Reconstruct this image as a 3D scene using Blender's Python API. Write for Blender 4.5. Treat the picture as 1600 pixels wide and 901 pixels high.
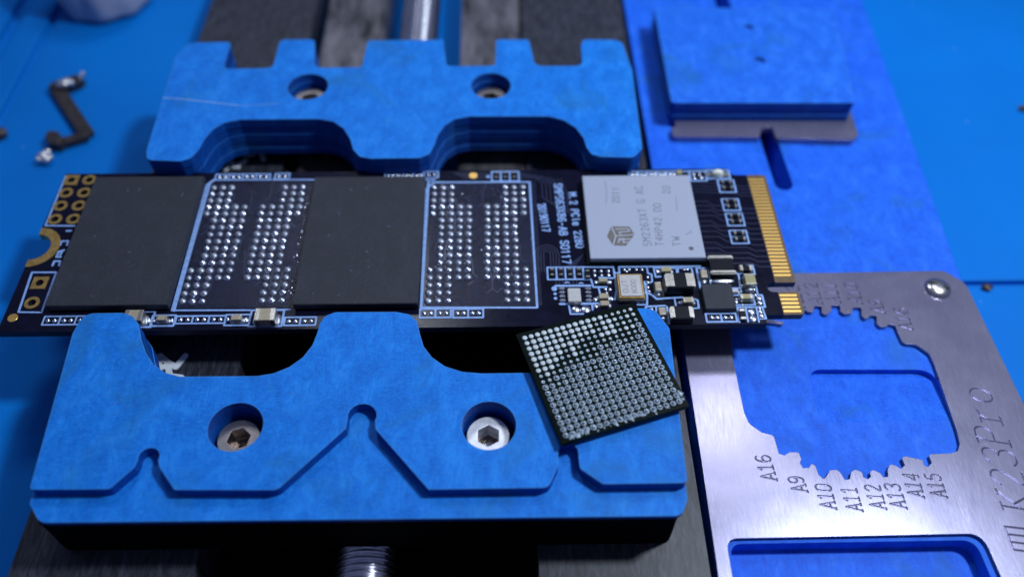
import bpy, bmesh, math, random
from math import radians, cos, sin, pi, sqrt, floor
from mathutils import Vector, Matrix
from mathutils.geometry import delaunay_2d_cdt
random.seed(7)
# 1 Blender unit = 1 mm. z = 0 is the upper face of the circuit board, the mat lies at z = -11.
for o in list(bpy.data.objects): bpy.data.objects.remove(o)
scn = bpy.context.scene
col = scn.collection
scn.unit_settings.system = 'METRIC'; scn.unit_settings.scale_length = 0.001
# ------------------------------------------------------------------ camera
F_PX = 1321.7
R0 = Vector((0.9997870838, -0.0192140010, 0.0075239057))
R1 = Vector((-0.0105190576, -0.7882700708, -0.6152395021))
R2 = Vector((0.0177520821, 0.6150293633, -0.7883043485))
CAM = Vector((49.07587434, -48.58526426, 68.39550183))
cd = bpy.data.cameras.new('camera'); cam = bpy.data.objects.new('camera', cd); col.objects.link(cam)
cd.sensor_width = 36; cd.lens = F_PX/1600*36; cd.clip_start = 1; cd.clip_end = 3000
m = Matrix((R0, -R1, -R2)).transposed().to_4x4(); m.translation = CAM; cam.matrix_world = m
cd.dof.use_dof = True; cd.dof.focus_distance = 81.0; cd.dof.aperture_fstop = cd.lens*1e-3/1.9
scn.camera = cam
# ------------------------------------------------------------------ light
w = bpy.data.worlds.new('World'); scn.world = w; w.use_nodes = True
w.node_tree.nodes['Background'].inputs[0].default_value = (0.42, 0.52, 1.0, 1)
w.node_tree.nodes['Background'].inputs[1].default_value = 0.20
def area(name, pos, target, size, watt, color):
    l = bpy.data.lights.new(name, 'AREA'); l.shape = 'DISK'; l.size = size; l.energy = watt; l.color = color
    o = bpy.data.objects.new(name, l); col.objects.link(o); o.location = pos
    o.rotation_euler = (Vector(target)-Vector(pos)).to_track_quat('-Z', 'Y').to_euler(); return o
area('bench_lamp', (74+.40*185, 1+.10*185, .91*185), (52, 8, 0), 22, 3.55e5, (0.78, 0.89, 1.0))
area('steel_sheen_light', (119, 84, 160), (68, -8, -5), 26, 0.38e5, (0.84, 0.89, 1.0))  # added light for the sheen on the left strip of the steel plate
area('rear_left_fill', (14, 116, 150), (30, 15, 0), 40, 0.75e5, (0.82, 0.89, 1.0))  # added fill that brightens the far left, no lamp seen there
scn.view_settings.view_transform = 'Standard'; scn.view_settings.look = 'None'
scn.view_settings.exposure = -0.05; scn.view_settings.gamma = 1
scn.render.engine = 'CYCLES'
# ------------------------------------------------------------------ helpers
def U(px, py, z=0.0):                       # a point of the plane at height z, found along a line of sight
    d = R0*((px-800)/F_PX)+R1*((py-450.5)/F_PX)+R2
    t = (z-CAM.z)/d.z; p = CAM+d*t
    return (p.x, p.y)
def UL(pts, z=0.0): return [U(a, b, z) for a, b in pts]
def tag(o, label=None, cat=None, group=None, kind=None):
    if label: o['label'] = label
    if cat: o['category'] = cat
    if group: o['group'] = group
    if kind: o['kind'] = kind
    return o
def thing(name, loc, label, cat, group=None):
    o = bpy.data.objects.new(name, None); o.empty_display_size = 2; o.location = loc; col.objects.link(o)
    return tag(o, label, cat, group)
def world_loc(o):
    v = o.location.copy()
    return v
def put(o, parent):
    if parent is not None:
        o.parent = parent
        base = parent['_w'] if '_w' in parent else list(parent.location)
        o.matrix_parent_inverse = Matrix.Translation(-Vector(base)) if parent.parent is None else Matrix.Translation(-Vector(parent.location))
    return o
def link(name, me, mats, parent=None, loc=(0, 0, 0), rz=0.0, smooth=False):
    o = bpy.data.objects.new(name, me)
    if mats and not me.materials:
        for mm in (mats if isinstance(mats, (list, tuple)) else [mats]): me.materials.append(mm)
    o.location = loc; o.rotation_euler = (0, 0, rz); col.objects.link(o)
    if smooth: me.shade_smooth()
    if parent is not None:
        o.parent = parent
        if parent.rotation_euler[2] == 0:
            o.matrix_parent_inverse = Matrix.Translation(-parent.location) if parent.parent is None else Matrix.Translation(-parent.location)
    return o
def in_poly_many(cs, poly):
    xs = [p[0] for p in poly]; ys = [p[1] for p in poly]
    x0, x1, y0, y1 = min(xs), max(xs), min(ys), max(ys); n = len(poly); out = []
    for i, (x, y) in enumerate(cs):
        if x < x0 or x > x1 or y < y0 or y > y1: continue
        c = False; j = n-1
        for k in range(n):
            yi = ys[k]; yj = ys[j]
            if (yi > y) != (yj > y) and x < (xs[j]-xs[k])*(y-yi)/(yj-yi)+xs[k]: c = not c
            j = k
        if c: out.append(i)
    return out
def terrace(regions, bottom, extra=(), cap=True, dissolve=True):
    """regions: (polygon, top z or function or None, top material, wall material), later ones override.  Returns a mesh."""
    verts, edges = [], []
    for r in regions:
        p = r[0]; b = len(verts); verts += [Vector((a[0], a[1])) for a in p]
        edges += [(b+i, b+(i+1) % len(p)) for i in range(len(p))]
    for a, b_ in extra:
        b = len(verts); verts += [Vector(a), Vector(b_)]; edges.append((b, b+1))
    V, E, Fc, *_ = delaunay_2d_cdt(verts, edges, [], 0, 1e-5)
    cs = [((V[f[0]].x+V[f[1]].x+V[f[2]].x)/3, (V[f[0]].y+V[f[1]].y+V[f[2]].y)/3) for f in Fc]
    reg = [-1]*len(Fc)
    for ri, r in enumerate(regions):
        for i in in_poly_many(cs, r[0]): reg[i] = ri if r[1] is not None else -1
    def zt(ri, vi):
        t = regions[ri][1]
        return t(V[vi].x, V[vi].y) if callable(t) else t
    me = bmesh.new(); cache = {}
    def vt(vi, z):
        k = (vi, round(z, 5))
        if k not in cache: cache[k] = me.verts.new((V[vi].x, V[vi].y, z))
        return cache[k]
    def face(vs, mi):
        q = []
        for v in vs:
            if v not in q: q.append(v)
        if len(q) < 3: return
        try: f = me.faces.new(q); f.material_index = mi
        except ValueError: pass
    em = {}
    for fi, f in enumerate(Fc):
        if reg[fi] < 0: continue
        a, b, c = f
        if (V[b]-V[a]).cross(V[c]-V[a]) < 0: a, b, c = a, c, b
        r = reg[fi]; mi = regions[r][2] if len(regions[r]) > 2 else 0
        face([vt(a, zt(r, a)), vt(b, zt(r, b)), vt(c, zt(r, c))], mi)
        if cap: face([vt(c, bottom), vt(b, bottom), vt(a, bottom)], mi)
        for s, t in ((a, b), (b, c), (c, a)): em[(s, t)] = r
    for (s, t), r in em.items():
        o = em.get((t, s), -1)
        wm = regions[r][3] if len(regions[r]) > 3 else (regions[r][2] if len(regions[r]) > 2 else 0)
        zs, ze = zt(r, s), zt(r, t)
        if o == -1: ls = le = bottom
        else:
            if o == r: continue
            ls, le = min(zs, zt(o, s)), min(ze, zt(o, t))
            if zs-ls < 1e-5 and ze-le < 1e-5: continue
        face([vt(s, zs), vt(s, ls), vt(t, le), vt(t, ze)], wm)
    if dissolve:
        bmesh.ops.dissolve_limit(me, angle_limit=radians(.5), verts=me.verts, edges=me.edges, delimit={'MATERIAL'})
    d = bpy.data.meshes.new('terrace'); me.to_mesh(d); me.free(); return d
def fillet(pts, r=.5, n=7):
    """pts: (x, y[, radius]) -> rounded polygon"""
    out = []; L = len(pts)
    for i in range(L):
        p = Vector(pts[i][:2]); a = Vector(pts[i-1][:2]); b = Vector(pts[(i+1) % L][:2])
        rr = pts[i][2] if len(pts[i]) > 2 else r
        u = a-p; v = b-p; lu, lv = u.length, v.length
        if rr <= 0 or lu < 1e-6 or lv < 1e-6: out.append(tuple(p)); continue
        u /= lu; v /= lv; ang = u.angle(v)
        if ang > 3.08: out.append(tuple(p)); continue
        t = min(rr/math.tan(ang/2), .48*lu, .48*lv)
        A = p+u*t; B = p+v*t
        for k in range(n+1):
            s = k/n; q = A*(1-s)**2+p*(2*s*(1-s))+B*s*s; out.append((q.x, q.y))
    return out
def circle(cx, cy, r, n=20): return [(cx+r*cos(2*pi*i/n), cy+r*sin(2*pi*i/n)) for i in range(n)]
def rect(x0, y0, x1, y1): return [(x0, y0), (x1, y0), (x1, y1), (x0, y1)]
def capsule(a, b, wd, n=3):
    a = Vector(a); b = Vector(b); d = b-a
    if d.length < 1e-6: d = Vector((1, 0))
    t = math.atan2(d.y, d.x); h = wd/2; out = []
    for k in range(n+1):
        g = t-pi/2+pi*k/n; out.append((b.x+h*cos(g), b.y+h*sin(g)))
    for k in range(n+1):
        g = t+pi/2+pi*k/n; out.append((a.x+h*cos(g), a.y+h*sin(g)))
    return out
def strokes_polys(polylines, wd, jit=0):
    res = []
    for pl in polylines:
        for a, b in zip(pl[:-1], pl[1:]):
            res.append(capsule(a, b, wd*(1+random.uniform(-jit, jit))))
    return res
def box_bm(bm, x0, y0, z0, x1, y1, z1, mi=0):
    vs = [bm.verts.new(p) for p in ((x0, y0, z0), (x1, y0, z0), (x1, y1, z0), (x0, y1, z0), (x0, y0, z1), (x1, y0, z1), (x1, y1, z1), (x0, y1, z1))]
    for f in ((3, 2, 1, 0), (4, 5, 6, 7), (0, 1, 5, 4), (1, 2, 6, 5), (2, 3, 7, 6), (3, 0, 4, 7)):
        bm.faces.new([vs[i] for i in f]).material_index = mi
    return vs
def box_mesh(sx, sy, sz, bev=0.0, seg=2, z0=0):
    bm = bmesh.new(); box_bm(bm, -sx/2, -sy/2, z0, sx/2, sy/2, z0+sz)
    if bev: bmesh.ops.bevel(bm, geom=list(bm.edges), offset=bev, segments=seg, affect='EDGES', clamp_overlap=True)
    d = bpy.data.meshes.new('box'); bm.to_mesh(d); bm.free(); return d
def lathe_mesh(prof, n=20, smooth=True, mats=None):
    """prof: (radius, z[, material])"""
    bm = bmesh.new(); rings = []
    for p in prof:
        r, z = p[:2]
        rings.append([bm.verts.new((0, 0, z))] if r < 1e-6 else [bm.verts.new((r*cos(2*pi*i/n), r*sin(2*pi*i/n), z)) for i in range(n)])
    for k in range(len(rings)-1):
        a, b = rings[k], rings[k+1]; mi = prof[k+1][2] if len(prof[k+1]) > 2 else 0
        for i in range(n):
            j = (i+1) % n
            if len(a) == 1 and len(b) == 1: continue
            if len(a) == 1: f = bm.faces.new((a[0], b[i], b[j]))
            elif len(b) == 1: f = bm.faces.new((a[i], a[j], b[0]))
            else: f = bm.faces.new((a[i], a[j], b[j], b[i]))
            f.material_index = mi; f.smooth = smooth
    bmesh.ops.recalc_face_normals(bm, faces=bm.faces)
    d = bpy.data.meshes.new('lathe'); bm.to_mesh(d); bm.free(); return d
def bevel_mod(o, wd=.18, seg=2, ang=40):
    b = o.modifiers.new('bevel', 'BEVEL'); b.width = wd; b.segments = seg; b.limit_method = 'ANGLE'; b.angle_limit = radians(ang)
    b.harden_normals = False
    return o
# ------------------------------------------------------------------ materials
class N:
    def __init__(s, name):
        s.m = bpy.data.materials.new(name); s.m.use_nodes = True; s.t = s.m.node_tree; s.b = s.t.nodes['Principled BSDF']
        s.tc = s.t.nodes.new('ShaderNodeTexCoord'); s.geo = None
    def new(s, t): return s.t.nodes.new(t)
    def l(s, a, b): s.t.links.new(a, b)
    def noise(s, scale, detail=4, rough=.6, stretch=(1, 1, 1), dist=0, rot=(0, 0, 0)):
        mp = s.new('ShaderNodeMapping'); mp.inputs['Scale'].default_value = stretch; mp.inputs['Rotation'].default_value = rot
        s.l(s.tc.outputs['Object'], mp.inputs[0])
        n = s.new('ShaderNodeTexNoise'); n.inputs['Scale'].default_value = scale; n.inputs['Detail'].default_value = detail
        n.inputs['Roughness'].default_value = rough; n.inputs['Distortion'].default_value = dist
        s.l(mp.outputs[0], n.inputs['Vector']); return n.outputs['Fac']
    def voro(s, scale, stretch=(1, 1, 1), feature='F1'):
        mp = s.new('ShaderNodeMapping'); mp.inputs['Scale'].default_value = stretch
        s.l(s.tc.outputs['Object'], mp.inputs[0])
        n = s.new('ShaderNodeTexVoronoi'); n.feature = feature; n.inputs['Scale'].default_value = scale
        s.l(mp.outputs[0], n.inputs['Vector']); return n.outputs['Distance']
    def ramp(s, fac, stops):
        r = s.new('ShaderNodeValToRGB'); e = r.color_ramp.elements
        while len(e) < len(stops): e.new(.5)
        for k, (p, c) in enumerate(stops):
            e[k].position = p; e[k].color = (c, c, c, 1) if not isinstance(c, tuple) else (*c, 1)
        s.l(fac, r.inputs[0]); return r.outputs[0]
    def mix(s, fac, a, b, mode='MIX'):
        x = s.new('ShaderNodeMix'); x.data_type = 'RGBA'; x.blend_type = mode
        for i, v in ((0, fac), (6, a), (7, b)):
            if isinstance(v, (int, float)): x.inputs[i].default_value = v
            elif isinstance(v, tuple): x.inputs[i].default_value = (*v, 1)
            else: s.l(v, x.inputs[i])
        return x.outputs[2]
    def set(s, **k):
        for kk, v in k.items():
            i = s.b.inputs[{'color': 'Base Color', 'rough': 'Roughness', 'metal': 'Metallic', 'ior': 'IOR', 'spec': 'Specular IOR Level', 'coat': 'Coat Weight', 'coatr': 'Coat Roughness', 'sss': 'Subsurface Weight', 'trans': 'Transmission Weight', 'aniso': 'Anisotropic'}[kk]]
            if isinstance(v, (int, float)): i.default_value = v
            elif isinstance(v, tuple): i.default_value = (*v, 1)
            else: s.l(v, i)
        return s
    def bump(s, h, strength=.3, dist=.05, bevel=0):
        b = s.new('ShaderNodeBump'); b.inputs['Strength'].default_value = strength; b.inputs['Distance'].default_value = dist
        s.l(h, b.inputs['Height']); s.l(b.outputs[0], s.b.inputs['Normal'])
        if bevel:
            v = s.new('ShaderNodeBevel'); v.samples = 4; v.inputs['Radius'].default_value = bevel; s.l(v.outputs[0], b.inputs['Normal'])
        return s
def plain(name, color, rough=.5, metal=0, bump=0, bscale=6, var=.15, **k):
    n = N(name); f = n.noise(bscale*.35, 3)
    dark = tuple(c*(1-var) for c in color); lite = tuple(min(1, c*(1+var)) for c in color)
    n.set(color=n.ramp(f, [(.3, dark), (.7, lite)]), rough=rough, metal=metal, **k)
    if bump: n.bump(n.noise(bscale, 3), bump, .03)
    return n.m
def composite_mat(name, dark, mid, lite, worn=(.09, .27, .50), edge=.3):
    n = N(name)
    a = n.noise(.55, 6, .65, (1, .6, 1), .6); b = n.noise(3.2, 4, .7, (.5, 1.7, 1), 1.2, (0, 0, .7)); c = n.noise(2.6, 4, .7, (1.9, .45, 1), 1.0, (0, 0, -.4))
    col_ = n.ramp(a, [(.30, dark), (.5, mid), (.70, lite)])
    f1 = n.ramp(b, [(.46, 0.0), (.66, .75)]); f2 = n.ramp(c, [(.34, .6), (.52, 0.0)])
    col_ = n.mix(f1, col_, lite); col_ = n.mix(f2, col_, dark)
    # pale scuffs and dark specks
    sc = n.noise(1.1, 8, .85, (1, 1, 1), 2.2); col_ = n.mix(n.ramp(sc, [(.60, 0.0), (.70, .45)]), col_, worn)
    sp = n.voro(1.3); sn = n.noise(.7, 2)
    spk = n.mix(n.ramp(sn, [(.5, 0.0), (.58, 1.0)]), (0, 0, 0), n.ramp(sp, [(.035, .65), (.075, 0.0)]))
    col_ = n.mix(spk, col_, (.004, .012, .09))
    stn = n.noise(.16, 3, .6, (1, 1, 1), .6); col_ = n.mix(n.ramp(stn, [(.54, 0.0), (.74, .50)]), col_, (.016, .13, .26))
    gr = n.noise(11, 3, .8); col_ = n.mix(n.ramp(gr, [(.35, .30), (.5, 0.0)]), col_, dark)
    # worn rims: bevel normal against true normal
    if edge:
        bv = n.new('ShaderNodeBevel'); bv.samples = 6; bv.inputs['Radius'].default_value = edge
        g = n.new('ShaderNodeNewGeometry'); dt = n.new('ShaderNodeVectorMath'); dt.operation = 'DOT_PRODUCT'
        n.l(bv.outputs[0], dt.inputs[0]); n.l(g.outputs['Normal'], dt.inputs[1])
        wn = n.noise(2.2, 5, .7); mth = n.new('ShaderNodeMath'); mth.operation = 'MULTIPLY_ADD'
        n.l(wn, mth.inputs[0]); mth.inputs[1].default_value = .22; n.l(dt.outputs['Value'], mth.inputs[2])
        col_ = n.mix(n.ramp(mth.outputs[0], [(.90, .62), (1.05, 0.0)]), col_, worn)
    n.set(color=col_, rough=n.ramp(b, [(.3, .5), (.7, .68)]), spec=.18)
    n.bump(n.noise(9, 5, .7), .25, .04, bevel=.12)
    return n.m
M = {}
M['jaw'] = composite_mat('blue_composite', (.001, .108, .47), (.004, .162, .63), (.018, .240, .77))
M['jaw_side_shaded'] = composite_mat('blue_composite_shaded', (.001, .038, .24), (.001, .058, .33), (.003, .085, .42), worn=(.02, .13, .45), edge=.10)  # same blue for upright faces, darkened in colour to imitate shade
M['base_blue'] = composite_mat('blue_base_plate', (.004, .080, .56), (.009, .118, .74), (.026, .175, .86), edge=0)
M['block_blue'] = composite_mat('blue_block', (.004, .085, .52), (.010, .125, .68), (.03, .20, .80))
n = N('steel_plate')
st = n.noise(1.0, 5, .7, (14, .5, 1), 0, (0, 0, .12)); cl = n.noise(.11, 4, .6, (1, 1, 1), .8); sc = n.noise(.9, 7, .8, (1, .25, 1), 1.4, (0, 0, .5))
c0 = n.ramp(cl, [(.3, (.19, .18, .275)), (.7, (.27, .255, .365))])
c0 = n.mix(n.ramp(sc, [(.60, 0.0), (.70, .35)]), c0, (.52, .50, .60))
sp = n.voro(.8); c0 = n.mix(n.ramp(sp, [(.03, .7), (.06, 0.0)]), c0, (.12, .10, .14))
n.set(color=c0, metal=.62, spec=.3, rough=n.ramp(st, [(.3, .20), (.7, .29)])); n.bump(n.noise(3, 4, .7, (9, 1, 1), 0, (0, 0, .12)), .10, .02, bevel=.05); M['steel'] = n.m
M['black_metal'] = (lambda n: (n.set(color=n.mix(n.ramp(n.noise(1.2, 6, .75, (2.2, .35, 1), 1), [(.42, 0.0), (.72, .8)]), (.014, .015, .022), (.085, .09, .125)), rough=.42, spec=.4), n.bump(n.noise(5, 5, .7, (3, .5, 1)), .3, .05), n.m)[-1])(N('black_metal'))
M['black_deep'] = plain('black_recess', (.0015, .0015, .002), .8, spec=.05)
M['grey_bar'] = (lambda n: (n.set(color=n.ramp(n.noise(.35, 5, .7, (1, .3, 1)), [(.35, (.05, .05, .055)), (.65, (.42, .40, .41))]), rough=.34, metal=.85), n.bump(n.noise(4, 5, .7), .25, .04), n.m)[-1])(N('grey_bar'))
M['rod'] = plain('rod_steel', (.66, .66, .74), .24, 1, .1, 5)
M['screw'] = plain('screw_steel', (.60, .57, .56), .26, 1, .12, 5)
M['socket'] = plain('socket_metal_shaded', (.16, .12, .10), .35, .9, .2, 4)  # darker than the screw heads: shade inside the socket put into the colour
M['screw_white'] = plain('screw_zinc', (.74, .75, .80), .42, .7, .2, 4)
M['screw_dull'] = plain('screw_steel_dull', (.40, .36, .34), .36, 1, .2, 4)
n = N('mat_rubber')
a = n.noise(.03, 3, .5); c0 = n.ramp(a, [(.3, (.000, .135, .50)), (.7, (.000, .175, .62))])
sc = n.noise(.30, 8, .85, (1, 1, 1), 2); c0 = n.mix(n.ramp(sc, [(.62, 0.0), (.72, .30)]), c0, (.06, .28, .66))
c0 = n.mix(n.ramp(n.voro(.22), [(.015, .6), (.03, 0.0)]), c0, (.35, .5, .75))
n.set(color=c0, rough=.6, spec=.12); n.bump(n.noise(3, 3), .1, .05); M['mat'] = n.m
n = N('solder_mask')
a = n.noise(.5, 5, .7, (1, 1, 1), .5); n.set(color=n.ramp(a, [(.3, (.0035, .0035, .010)), (.75, (.007, .008, .026))]), rough=n.ramp(n.noise(1.5, 6, .8, (1, 1, 1), 1), [(.3, .12), (.7, .26)]), spec=.14)
n.bump(n.noise(2.2, 6, .75), .22, .03); M['mask'] = n.m
n = N('flux_mask')
a = n.noise(1.1, 7, .8, (1, 1, 1), 1.0); n.set(color=n.ramp(a, [(.38, (.004, .005, .016)), (.62, (.010, .014, .045)), (.75, (.035, .045, .12))]), rough=n.ramp(n.noise(3, 6, .8, (1, 1, 1), 1), [(.3, .08), (.7, .30)]), spec=.16)
n.bump(n.noise(2.6, 6, .8, (1, 1, 1), .6), .6, .06); M['flux'] = n.m
M['laminate'] = plain('board_resin', (.11, .062, .022), .5, 0, .1, 4, .25)
M['mask_edge'] = plain('board_edge', (.010, .010, .018), .6, 0, .3, 5, .5)
n = N('chip_plastic')
a = n.noise(7, 5, .85); big = n.noise(.35, 6, .75, (1, .6, 1), 1.5); c0 = n.ramp(a, [(.3, (.015, .017, .024)), (.7, (.036, .040, .054))])
c0 = n.mix(n.ramp(big, [(.48, 0.0), (.68, .5)]), c0, (.040, .045, .064)); c0 = n.mix(n.ramp(n.voro(.45), [(.025, .8), (.05, 0.0)]), c0, (.16, .17, .20))
n.set(color=c0, rough=.5, spec=.24)
n.bump(n.noise(7, 4, .8), .9, .05); M['chip'] = n.m
n = N('controller_cap')
a = n.noise(12, 4, .8); c0 = n.ramp(a, [(.3, (.29, .32, .41)), (.7, (.38, .41, .52))]); n.set(color=c0, rough=.5, metal=.1, spec=.2)
n.bump(n.noise(16, 3, .8), .3, .02); M['lid'] = n.m
M['lid_print'] = plain('laser_marking', (.085, .085, .11), .6)
M['logo'] = plain('logo_marking', (.13, .11, .10), .6)
M['silk'] = plain('silkscreen_ink', (.21, .35, .68), .55, 0, .3, 6, .2)
M['trace'] = plain('covered_trace', (.016, .020, .055), .28, 0, 0, 4, .2)
M['gold'] = plain('gold_plating', (.92, .56, .15), .36, .85, .12, 4, .12)
M['gold_dull'] = plain('gold_plating_dull', (.52, .33, .10), .38, .8, .3, 4, .3)
M['solder'] = plain('solder_tin', (.62, .66, .76), .26, 1, .45, 5, .15)
M['solder_dull'] = plain('solder_tin_dull', (.34, .37, .45), .38, .85, .7, 4, .25)
M['pale_solder'] = plain('frosty_solder', (.46, .52, .56), .6, .25, .3, 6, .12)
M['ring'] = plain('ball_ring', (.36, .44, .52), .45, .2, .2, 6, .12)
M['ball_glass'] = plain('flux_coated_ball', (.24, .29, .36), .22, .6, .25, 5, .3)
M['hole'] = plain('plated_hole', (.004, .004, .006), .7)
M['ceramic'] = plain('capacitor_ceramic', (.33, .27, .19), .45, 0, .15, 5, .15)
M['ceramic_olive'] = plain('capacitor_ceramic_olive', (.30, .27, .13), .45, 0, .15, 5, .15)
M['tin'] = plain('tin_terminal', (.50, .48, .43), .30, .9, .5, 4, .15)
M['resistor'] = plain('resistor_body', (.006, .007, .012), .35, spec=.15)
M['crystal_lid'] = plain('crystal_lid', (.42, .41, .42), .45, .3, .1, 6, .06)
M['substrate'] = plain('package_substrate', (.0025, .006, .005), .3, 0, .2, 3, .4, spec=.05)
M['white_paint'] = plain('white_paint', (.75, .78, .84), .5, 0, .3, 3, .1)
M['white_plastic'] = plain('white_plastic', (.36, .38, .46), .4, 0, .1, 2, .1, sss=.2)
M['clip'] = plain('brown_metal', (.055, .045, .045), .45, .5, .3, 3, .4)
M['silver'] = plain('silver_contact', (.75, .73, .72), .3, .9, .3, 3, .2)
M['led'] = plain('led_dome', (.72, .74, .66), .2, 0, .3, 4, .15, sss=.2)
# ------------------------------------------------------------------ stroke lettering
G = {
'0': [[(.15, 0), (.02, .2), (.02, .8), (.15, 1), (.45, 1), (.58, .8), (.58, .2), (.45, 0), (.15, 0)]],
'1': [[(.1, .8), (.3, 1), (.3, 0)]],
'2': [[(.04, .78), (.15, .98), (.42, 1), (.57, .82), (.5, .55), (.02, 0), (.6, 0)]],
'3': [[(.04, .88), (.2, 1), (.45, 1), (.56, .85), (.5, .6), (.28, .53), (.5, .47), (.58, .2), (.45, .02), (.15, 0), (.02, .13)]],
'4': [[(.46, 0), (.46, 1), (.02, .3), (.6, .3)]],
'5': [[(.55, 1), (.1, 1), (.06, .56), (.3, .64), (.55, .5), (.57, .18), (.4, 0), (.12, 0), (.02, .12)]],
'6': [[(.52, .9), (.35, 1), (.15, .92), (.03, .6), (.03, .2), (.16, 0), (.42, 0), (.57, .18), (.55, .42), (.4, .56), (.15, .52), (.04, .35)]],
'7': [[(.02, 1), (.58, 1), (.25, 0)]],
'8': [[(.3, .54), (.08, .66), (.06, .88), (.2, 1), (.4, 1), (.54, .88), (.52, .66), (.3, .54), (.06, .4), (.03, .14), (.18, 0), (.42, 0), (.57, .14), (.54, .4), (.3, .54)]],
'9': [[(.08, .1), (.25, 0), (.45, .08), (.57, .4), (.57, .8), (.44, 1), (.18, 1), (.03, .82), (.05, .58), (.2, .44), (.45, .48), (.56, .65)]],
'A': [[(.0, 0), (.3, 1), (.6, 0)], [(.1, .33), (.5, .33)]],
'B': [[(.04, 0), (.04, 1), (.4, 1), (.54, .85), (.5, .6), (.38, .53), (.04, .53)], [(.38, .53), (.56, .42), (.58, .15), (.42, 0), (.04, 0)]],
'C': [[(.56, .82), (.44, 1), (.16, 1), (.03, .8), (.03, .2), (.16, 0), (.44, 0), (.56, .18)]],
'D': [[(.04, 0), (.04, 1), (.35, 1), (.56, .8), (.56, .2), (.35, 0), (.04, 0)]],
'G': [[(.56, .82), (.44, 1), (.16, 1), (.03, .8), (.03, .2), (.16, 0), (.44, 0), (.56, .15), (.56, .45), (.32, .45)]],
'H': [[(.04, 0), (.04, 1)], [(.56, 0), (.56, 1)], [(.04, .52), (.56, .52)]],
'I': [[(.3, 0), (.3, 1)]],
'J': [[(.5, 1), (.5, .2), (.38, 0), (.15, 0), (.04, .2)]],
'K': [[(.05, 0), (.05, 1)], [(.56, 1), (.05, .42)], [(.2, .58), (.6, 0)]],
'M': [[(.02, 0), (.02, 1), (.3, .45), (.58, 1), (.58, 0)]],
'P': [[(.05, 0), (.05, 1), (.42, 1), (.57, .85), (.55, .58), (.42, .46), (.05, .46)]],
'S': [[(.56, .85), (.42, 1), (.16, 1), (.03, .84), (.07, .6), (.5, .42), (.57, .18), (.44, 0), (.15, 0), (.02, .15)]],
'T': [[(.0, 1), (.6, 1)], [(.3, 1), (.3, 0)]],
'W': [[(.0, 1), (.13, 0), (.3, .65), (.47, 0), (.6, 1)]],
'X': [[(.02, 1), (.58, 0)], [(.02, 0), (.58, 1)]],
'e': [[(.06, .34), (.52, .34), (.5, .58), (.36, .68), (.16, .66), (.04, .48), (.04, .2), (.18, 0), (.42, 0), (.54, .12)]],
'l': [[(.3, 1), (.3, .1), (.42, 0)]],
'r': [[(.12, 0), (.12, .66)], [(.12, .42), (.28, .62), (.46, .66)]],
'o': [[(.18, 0), (.04, .2), (.04, .48), (.18, .68), (.42, .68), (.56, .48), (.56, .2), (.42, 0), (.18, 0)]],
'.': [[(.25, 0), (.3, .05)]], '-': [[(.12, .45), (.48, .45)]], '/': [[(.05, -.05), (.5, 1)]], ' ': [],
'E': [[(.56, 1), (.05, 1), (.05, 0), (.56, 0)], [(.05, .52), (.46, .52)]],
}
SERIF = {'A': [[(-.1, 0), (.12, 0)], [(.48, 0), (.72, 0)]], '1': [[(.1, 0), (.5, 0)]], 'P': [[(-.08, 0), (.2, 0)], [(-.08, 1), (.08, 1)]], 'r': [[(-.05, 0), (.3, 0)], [(-.03, .66), (.12, .66)]],
         'K': [[(-.08, 0), (.18, 0)], [(-.08, 1), (.18, 1)], [(.45, 0), (.72, 0)], [(.45, 1), (.65, 1)]], '4': [[(.36, 0), (.56, 0)]]}
def soften(pl, ch, it):
    if ch not in '0235689CGSDPBoerJ' or len(pl) < 4: return pl
    for _ in range(it):
        closed = pl[0] == pl[-1]; q = []
        for a, b in zip(pl[:-1], pl[1:]):
            q += [(a[0]*.75+b[0]*.25, a[1]*.75+b[1]*.25), (a[0]*.25+b[0]*.75, a[1]*.25+b[1]*.75)]
        pl = q+[q[0]] if closed and ch in '08oDB' else [pl[0]]+q+[pl[-1]]
    return pl
def lettering(txt, p0, p1, height, serif=False, slant=0, adv=.78, wf=1.0):
    """strokes of txt running from p0 to p1 along its baseline"""
    p0 = Vector(p0); d = Vector(p1)-p0; L = d.length; u = d/L; v = Vector((-u.y, u.x))
    tot = (len(txt)-1)*adv+.6; s = L/tot; out = []
    for i, ch in enumerate(txt):
        for pl in [soften(q, ch, 2 if height > 2 else 1) for q in G[ch]]+(SERIF.get(ch, []) if serif else []):
            out.append([tuple(p0+u*((i*adv+(x-.3)*wf+.3+slant*y)*s)+v*(y*height)) for x, y in pl])
    return out
def raised(polys, z0, z1): return terrace([(p, z1) for p in polys], z0, cap=False)
# =================================================================== the surface: blue rubber mat
MZ = -11.0
gy = 12.9
mat_regions = [(rect(-420, -300, 520, 620), MZ, 0), (rect(60, gy, 520, gy+.9), MZ-.9, 0),
               (rect(-21.0, 20, -19.6, 620), MZ-1.0, 0), (rect(-27.5, 20, -25.2, 620), MZ-1.4, 0)]
wm = link('work_mat', terrace(mat_regions, MZ-3), M['mat']); tag(wm, kind='structure'); bevel_mod(wm, .3)
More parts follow.
